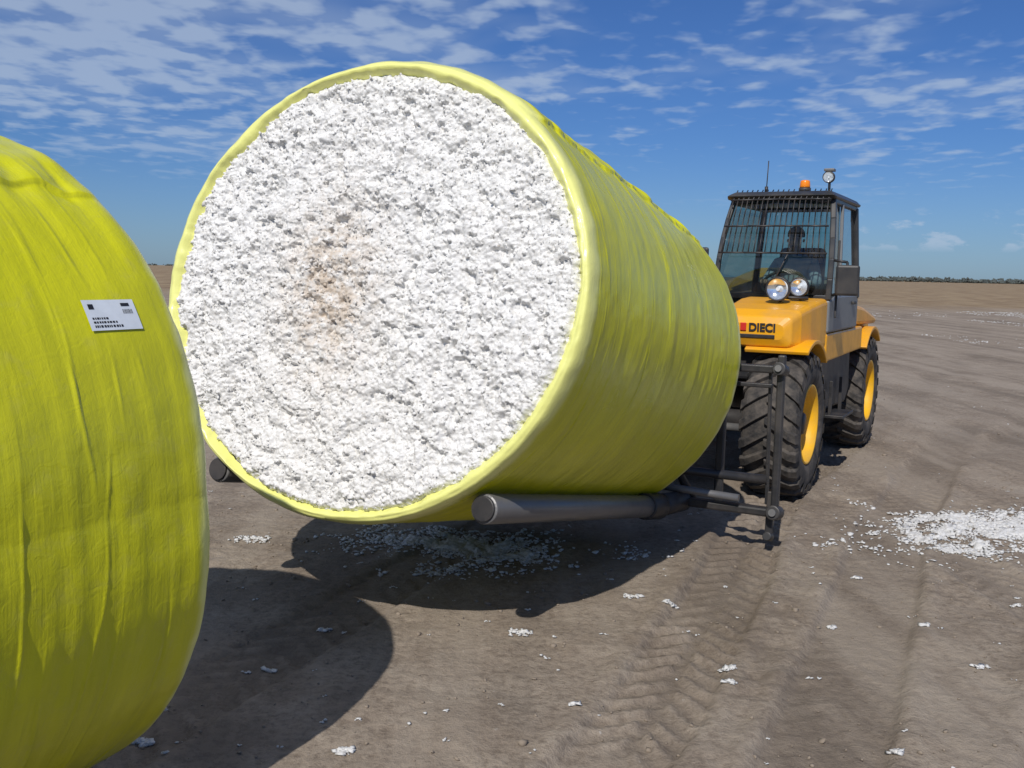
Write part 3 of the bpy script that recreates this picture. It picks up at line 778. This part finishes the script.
# ------------------------------------------------------------ driver
drv = empty('driver', MT)
OX, OY = .62, 1.45
def skin(nm, verts, edges, mat, root=0, sub=2):
    me = bpy.data.meshes.new(nm); me.from_pydata([(OX+v[0], OY+v[1], v[2]) for v in verts], edges, []); me.materials.append(mat)
    ob = bpy.data.objects.new(nm, me); COL.objects.link(ob); ob.parent = drv
    ob.modifiers.new('s', 'SKIN')
    sv = me.skin_vertices[0].data if len(me.skin_vertices) else None
    if sv is None: return ob
    for i, v in enumerate(verts):
        sv[i].radius = (v[3], v[4] if len(v) > 4 else v[3]); sv[i].use_root = (i == root)
    m = ob.modifiers.new('u', 'SUBSURF'); m.levels = sub; m.render_levels = sub
    return ob
tv = [(0, 0, 1.56, .15, .12), (0, .05, 1.72, .15, .11), (0, .05, 1.90, .17, .12), (0, .04, 2.02, .12, .09), (0, .01, 2.09, .055),
      (.17, .04, 1.99, .07), (.25, -.12, 1.80, .052), (.20, -.33, 1.80, .036),
      (-.17, .04, 1.99, .07), (-.25, -.12, 1.80, .052), (-.20, -.33, 1.80, .036)]
skin('shirt_torso', tv, [(0, 1), (1, 2), (2, 3), (3, 4), (3, 5), (5, 6), (6, 7), (3, 8), (8, 9), (9, 10)], M_shirt)
lv = [(0, .02, 1.54, .13, .11), (.11, -.08, 1.55, .09), (.13, -.42, 1.55, .07), (.13, -.48, 1.28, .05), (.13, -.60, 1.23, .04),
      (-.11, -.08, 1.55, .09), (-.13, -.42, 1.55, .07), (-.13, -.48, 1.28, .05), (-.13, -.60, 1.23, .04)]
skin('trousers', lv, [(0, 1), (1, 2), (2, 3), (3, 4), (0, 5), (5, 6), (6, 7), (7, 8)], M_jean)
hd = [(0, .01, 2.08, .05), (0, -.01, 2.15, .06, .07), (0, -.015, 2.22, .072, .09), (0, .0, 2.29, .066, .085), (0, -.105, 2.20, .012)]
skin('head', hd, [(0, 1), (1, 2), (2, 3), (2, 4)], M_skin)
for sx in (-1, 1):
    skin('ear', [(sx*.073, 0, 2.20, .012), (sx*.08, .005, 2.235, .012)], [(0, 1)], M_skin, 0, 1)
    skin('eye', [(sx*.03, -.088, 2.232, .010), (sx*.036, -.088, 2.232, .010)], [(0, 1)], M_ink, 0, 1)
    hw = [(sx*.20, -.32, 1.80, .032), (sx*.185, -.39, 1.815, .036, .02)]; he = [(0, 1)]
    for f in range(4):
        b = len(hw); o = (f-1.5)*.019
        hw += [(sx*.185+o, -.43, 1.83-abs(f-1.5)*.003, .0095), (sx*.18+o, -.465, 1.815, .009), (sx*.175+o, -.455, 1.79, .008)]
        he += [(1, b), (b, b+1), (b+1, b+2)]
    b = len(hw); hw += [(sx*.15, -.40, 1.80, .011), (sx*.14, -.43, 1.79, .009)]; he += [(1, b), (b, b+1)]
    skin('hand', hw, he, M_skin, 0, 1)
skin('mouth', [(-.02, -.09, 2.165, .006), (.02, -.09, 2.165, .006)], [(0, 1)], M_ink, 0, 1)
bm = bmesh.new(); bmesh.ops.create_uvsphere(bm, u_segments=24, v_segments=14, radius=1)
for v in bm.verts: v.co = Vector((OX+v.co.x*.083, OY+.012+v.co.y*.10, 2.275+max(v.co.z, -.25)*.085))
bm_obj('hair', bm, M_hair, drv, smooth=True)

# ------------------------------------------------------------ sky & sun
to_sun = Vector((-.3, -1, 1)).normalized()
sun_el = math.asin(to_sun.z); sun_az = math.atan2(to_sun.x, to_sun.y)
w = bpy.data.worlds.new('World'); scene.world = w; w.use_nodes = True
try:
    w.cycles.sampling_method = 'MANUAL'; w.cycles.sample_map_resolution = 256
except Exception: pass
nt = w.node_tree; N = nt.nodes; Lk = nt.links
bg = N['Background']
sky = N.new('ShaderNodeTexSky'); sky.sky_type = 'NISHITA'; sky.sun_disc = False
sky.sun_elevation = sun_el; sky.sun_rotation = sun_az % (2*math.pi); sky.air_density = 1.0; sky.dust_density = .3; sky.ozone_density = 3.0
def wm(op, a, b=0.0, c=False):
    m = N.new('ShaderNodeMath'); m.operation = op; m.use_clamp = c
    for i, v in enumerate((a, b)):
        if isinstance(v, (int, float)): m.inputs[i].default_value = v
        else: Lk.new(v, m.inputs[i])
    return m.outputs[0]
def wr(v, a, b, c=0.0, d=1.0):
    m = N.new('ShaderNodeMapRange'); m.interpolation_type = 'SMOOTHSTEP'; Lk.new(v, m.inputs[0])
    for i, q in enumerate((a, b, c, d)): m.inputs[i+1].default_value = q
    return m.outputs[0]
def wn(v, s, det=6, ro=.55, di=0):
    m = N.new('ShaderNodeTexNoise'); Lk.new(v, m.inputs['Vector']); m.inputs['Scale'].default_value = s; m.inputs['Detail'].default_value = det
    m.inputs['Roughness'].default_value = ro; m.inputs['Distortion'].default_value = di; return m.outputs['Fac']
def wc(x, y, z):
    m = N.new('ShaderNodeCombineXYZ')
    for i, v in enumerate((x, y, z)):
        if isinstance(v, (int, float)): m.inputs[i].default_value = v
        else: Lk.new(v, m.inputs[i])
    return m.outputs[0]
tc = N.new('ShaderNodeTexCoord'); sp = N.new('ShaderNodeSeparateXYZ'); Lk.new(tc.outputs['Generated'], sp.inputs[0])
X, Y, Z = sp.outputs
zz = wm('ADD', wm('MAXIMUM', Z, 0.0), .07)
px = wm('DIVIDE', X, zz); py = wm('DIVIDE', Y, zz)
pl = wc(px, wm('MULTIPLY', py, .8), 0.0)
cells = wn(pl, 6.5, 3, .5, .15)
groups = wn(pl, 1.5, 3, .55, .3)
sheet = wn(wc(px, py, 4.0), .6, 3, .5, .2)
elm = wr(Z, .07, .18)
leftm = wr(X, .25, -.35, 0, 1)
cov = wm('ADD', wm('MULTIPLY', wm('SUBTRACT', groups, .5), .9), wm('MULTIPLY', wm('SUBTRACT', sheet, .5), .8))
cov = wm('ADD', cov, wm('MULTIPLY', elm, wm('ADD', wm('MULTIPLY', leftm, .22), .04)))
puffs = wr(wm('ADD', wm('MULTIPLY', cells, 1.25), cov), .62, 1.02, 0, .62)
veil = wr(cov, .0, .42, 0, .30)
alto = wm('MULTIPLY', wm('MAXIMUM', puffs, veil), wr(Z, .04, .14))
cu = wn(wc(wm('MULTIPLY', X, 9), wm('MULTIPLY', Y, 9), wm('MULTIPLY', Z, 22)), 2.6, 5, .6)
band = wm('MULTIPLY', wm('MULTIPLY', wr(Z, .022, .036), wr(Z, .075, .05)), wr(X, .24, .36))
cum = wm('MULTIPLY', wr(cu, .50, .64, 0, .6), band)
haze = wr(Z, .14, -.01, 0, .14)
fac = wm('MAXIMUM', wm('MAXIMUM', alto, cum), haze)
tint = N.new('ShaderNodeMix'); tint.data_type = 'RGBA'; tint.blend_type = 'MULTIPLY'; tint.inputs[0].default_value = 1
Lk.new(sky.outputs[0], tint.inputs[6]); tint.inputs[7].default_value = (.44, .71, 1.20, 1)
mix = N.new('ShaderNodeMix'); mix.data_type = 'RGBA'; Lk.new(fac, mix.inputs[0]); Lk.new(tint.outputs[2], mix.inputs[6]); mix.inputs[7].default_value = (7.2, 8.7, 10.9, 1)
Lk.new(mix.outputs[2], bg.inputs['Color']); bg.inputs['Strength'].default_value = .062
sl = bpy.data.lights.new('sun', 'SUN'); sl.energy = 3.9; sl.angle = math.radians(.53); sl.color = (1, .955, .89)
so = bpy.data.objects.new('sun', sl); COL.objects.link(so); so.rotation_euler = (-to_sun).to_track_quat('-Z', 'Y').to_euler(); so.location = (-10, -30, 30)

# ------------------------------------------------------------ camera
cam = bpy.data.cameras.new('camera'); cam.lens = 35; cam.sensor_width = 36; cam.clip_end = 20000; cam.clip_start = .05
co = bpy.data.objects.new('camera', cam); COL.objects.link(co)
co.matrix_world = Matrix.Translation((0, 0, H)) @ Matrix.Rotation(math.radians(90-6.4), 4, 'X') @ Matrix.Rotation(math.radians(1.2), 4, 'Z')
scene.camera = co
